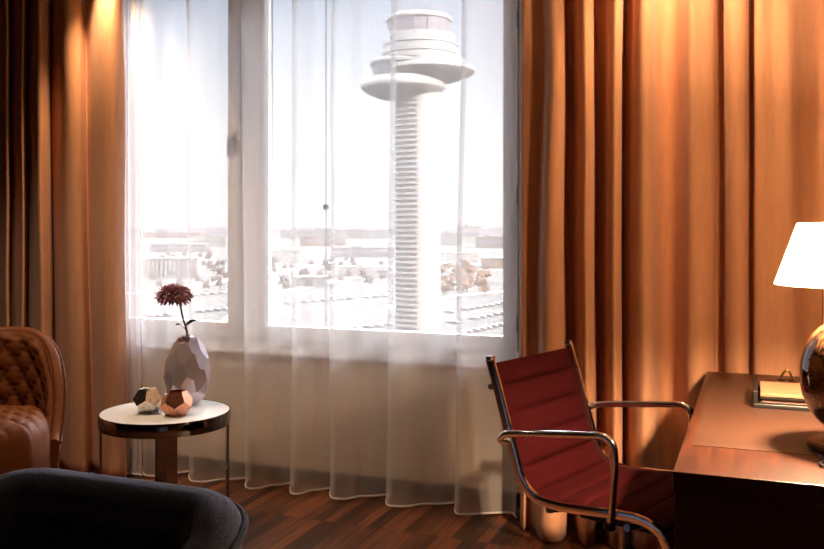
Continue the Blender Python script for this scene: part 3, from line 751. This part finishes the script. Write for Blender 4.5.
M_bw = mat('white_cladding', rgb(77, 74, 73), .8, var=.05, vscale=.05)
M_bg = mat('grey_cladding', rgb(57, 54, 54), .8, var=.08, vscale=.05)
M_bb = mat('tan_cladding', rgb(63, 52, 47), .8, var=.08, vscale=.05)
M_roof = mat('flat_roofing', rgb(70, 68, 66), .85, var=.05, vscale=.05)
M_strip = stripe_material('window_bands', rgb(77, 74, 73), rgb(40, 38, 40), .25, 'Z', .55)
M_pleat = stripe_material('ribbed_facade', rgb(73, 70, 69), rgb(40, 36, 38), .30, 'X', .5)
# (left column, right column, base row, top row, depth m, wall material, label)
BL = [
 (143, 189, 277, 258, 26, M_pleat, 'pale ribbed-facade building beyond the left window'),
 (150, 205, 252, 244, 40, M_bg, 'grey low hall behind the ribbed-facade building'),
 (193, 226, 247, 236, 50, M_bw, 'white hall beside the left window mullion'),
 (140, 200, 238, 232, 60, M_bb, 'long tan building near the horizon in the left window'),
 (268, 300, 262, 250, 40, M_bw, 'white block just right of the broad window mullion'),
 (300, 345, 246, 236, 60, M_bb, 'tan terminal block under the far white terminal'),
 (280, 392, 239, 229.5, 60, M_strip, 'long white terminal with window bands left of the control tower'),
 (332, 394, 257, 247, 46, M_bg, 'grey flat-roofed hall close to the control tower'),
 (338, 392, 277, 267, 30, M_bw, 'white flat-roofed hall nearest to the control tower'),
 (292, 325, 287, 277, 22, M_bg, 'small grey shed beside the pull wand'),
 (440, 462, 246, 233, 50, M_strip, 'white block with window bands right of the control tower'),
 (459, 480, 243, 226, 50, M_bw, 'tall white block standing against the horizon'),
 (478, 506, 248, 236, 60, M_bg, 'grey hall at the right edge of the window'),
 (442, 478, 262, 253, 40, M_bw, 'white low hall right of the tower in front of the banded block'),
 (484, 508, 268, 258, 30, M_bb, 'tan low building above the parked cars at right'),
]
FOOT = []
for x0, x1, yb, yt, dep, m, lab in BL:
    a = gp(x0, yb); d = a[2]; bpt = atd(x1, d); h = (yb - yt) * d / F
    wlen = (Vector(bpt) - Vector(a[:2])).length; rz = atan2(bpt[1] - a[1], bpt[0] - a[0])
    FOOT.append((a[0], a[1], rz, wlen, dep))
    o = empty('airport_building', lab, 'building', (a[0], a[1], GZ), rz, 'airport buildings')
    MB().box(0, wlen, 0, dep, 0, h * .93).build('wall', m, o, smooth=False)
    MB().box(-.4, wlen + .4, -.4, dep + .4, h * .93, h).build('roof', M_roof, o, smooth=False)
    if wlen > 40 and m not in (M_strip, M_pleat):
        k_ = MB(); 
        for i in range(1): k_.box(1.5, wlen - 1.5, -.15, .05, h * .42, h * .62)
        k_.build('window_band', M_tglass, o, smooth=False)
    MB().box(wlen * .3, wlen * .45, dep * .3, dep * .6, h, h * 1.12).build('roof_plant', M_bg, o, smooth=False)

# parked cars
CARC = [mat('car_white', rgb(74, 73, 73), .3), mat('car_grey', rgb(52, 51, 52), .3), mat('car_dark', rgb(30, 28, 30), .3), mat('car_red', rgb(57, 26, 23), .3)]
CN = ['white', 'grey', 'dark', 'red']
M_tyre = mat('tyre', rgb(17, 15, 15), .8)
def car_proto(k):
    ro = empty('parked_car', '', 'car')
    lo = [(-2.1, .35), (2.15, .35), (2.2, .75), (1.15, .95), (-1.95, 1.0), (-2.15, .8)]
    v = [(x, s * .86, z) for s in (-1, 1) for x, z in lo]; n6 = 6
    MB().add(v, [tuple(reversed(range(6))), tuple(range(6, 12))] + [(i, (i + 1) % 6, 6 + (i + 1) % 6, 6 + i) for i in range(6)]).build('car_body', CARC[k], ro, smooth=False, bevel=.08)
    up = [(1.15, .95), (.45, 1.42), (-1.2, 1.45), (-1.9, .98)]
    v = [(x, s * (.84 if z < 1.1 else .68), z) for s in (-1, 1) for x, z in up]
    MB().add(v, [(3, 2, 1, 0), (4, 5, 6, 7)] + [(i, (i + 1) % 4, 4 + (i + 1) % 4, 4 + i) for i in range(4)]).build('cabin', M_tglass, ro, smooth=False)
    for sx in (-1.35, 1.35):
        for sy in (-.78, .78): MB().tube([(sx, sy - .1, .32), (sx, sy + .1, .32)], .32, 14).build('wheel', M_tyre, ro)
    return ro
protos = [car_proto(k) for k in range(4)]; used = set()
def put(k, x, y, rz, lab, grp):
    if k not in used: o = protos[k]; used.add(k)
    else:
        o = protos[k].copy(); C.objects.link(o)
        for c in protos[k].children:
            cc = c.copy(); cc.parent = o; C.objects.link(cc)
    o.location = (x, y, GZ + .02); o.rotation_euler = (0, 0, rz); o['label'] = lab; o['group'] = grp
R_ = random.Random(11)
LOTS = [((446, 338), (516, 322), 12), ((446, 325), (512, 312), 11), ((450, 313), (508, 303), 10), ((300, 336), (388, 326), 9), ((286, 304), (384, 297), 12), ((150, 318), (224, 310), 10), ((146, 300), (222, 294), 9)]
LOTN = ['in the lowest row right of the tower', 'in the second row right of the tower', 'in the third row right of the tower', 'in the row left of the tower base', 'in the long row left of the tower', 'in the near row beyond the left window', 'in the far row beyond the left window']
for (a, b, n_), ln in zip(LOTS, LOTN):
    A = Vector(gp(*a)[:2]); B = Vector(gp(*b)[:2]); dr = (B - A).normalized(); rz = atan2(dr.y, dr.x) + pi / 2
    for i in range(n_):
        if R_.random() < .12: continue
        p = A.lerp(B, (i + R_.uniform(-.1, .1)) / (n_ - 1)); k = R_.choice([0, 0, 1, 1, 2, 2, 3])
        put(k, p.x, p.y, rz + R_.uniform(-.04, .04), '%s car parked %s' % (CN[k], ln), 'parked cars ' + ln)
for k in range(4):
    if k not in used: put(k, *gp(300 + 20 * k, 300)[:2], 0, CN[k] + ' car on the road', 'cars on the road')

# bare autumn trees
M_bark = mat('bark', rgb(40, 32, 28), .9, var=.2)
M_twig = [mat('autumn_twigs', rgb(66, 47, 35), .95, var=.25, vscale=.8), mat('grey_twigs', rgb(50, 42, 40), .95, var=.25, vscale=.8)]
def tree_proto(k, seed):
    ro = empty('bare_tree', '', 'tree')
    MB().tube([(0, 0, 0), (.1, 0, 3), (0, .1, 6)], [.28, .2, .1], 8).build('trunk', M_bark, ro)
    R = random.Random(seed); mb = MB()
    for i in range(26):
        c = Vector((R.gauss(0, 1.5), R.gauss(0, 1.5), R.uniform(3.2, 9))); r = R.uniform(.7, 1.5) * (1 - abs(c.z - 5.8) / 9)
        rows = []
        for a in range(7):
            th_ = pi * a / 6; rows.append([tuple(c + Vector((sin(th_) * cos(2 * pi * q / 9), sin(th_) * sin(2 * pi * q / 9), cos(th_))) * r * (1 + .3 * noise.noise(c + Vector((a, q, 1))))) for q in range(9)])
        mb.grid(rows, closed_u=True)
    mb.build('crown', M_twig[k], ro, angle=50); return ro
tp = [tree_proto(0, 3), tree_proto(1, 8)]; tu = set()
TREES = []
def put_tree(k, px, py, s, lab, grp):
    x, y, d = gp(px, py)
    for fx, fy, fr, fl, fd in FOOT:
        lxx = (x - fx) * cos(fr) + (y - fy) * sin(fr); lyy = -(x - fx) * sin(fr) + (y - fy) * cos(fr)
        if -7 < lxx < fl + 7 and -7 < lyy < fd + 7: return
    if any((x - a) ** 2 + (y - b_) ** 2 < (5.2 * (s + c_)) ** 2 for a, b_, c_ in TREES): return
    TREES.append((x, y, s))
    if k not in tu: o = tp[k]; tu.add(k)
    else:
        o = tp[k].copy(); C.objects.link(o)
        for c in tp[k].children:
            cc = c.copy(); cc.parent = o; C.objects.link(cc)
    o.location = (x, y, GZ); o.rotation_euler = (0, 0, R_.uniform(0, 6)); o.scale = (s, s, s); o['label'] = lab; o['group'] = grp
for i in range(90):
    put_tree(0, R_.uniform(441, 486), R_.uniform(268, 298), R_.uniform(.55, .95), 'bare orange-brown tree in the clump right of the control tower', 'autumn trees by the tower')
for i in range(40):
    put_tree(1, R_.uniform(268, 392), R_.uniform(262, 292), R_.uniform(.6, 1.0), 'bare grey-brown tree among the halls left of the control tower', 'trees among the halls')
for i in range(40):
    put_tree(1, R_.uniform(142, 226), R_.uniform(256, 292), R_.uniform(.6, 1.0), 'bare grey-brown tree beyond the left window', 'trees beyond the left window')
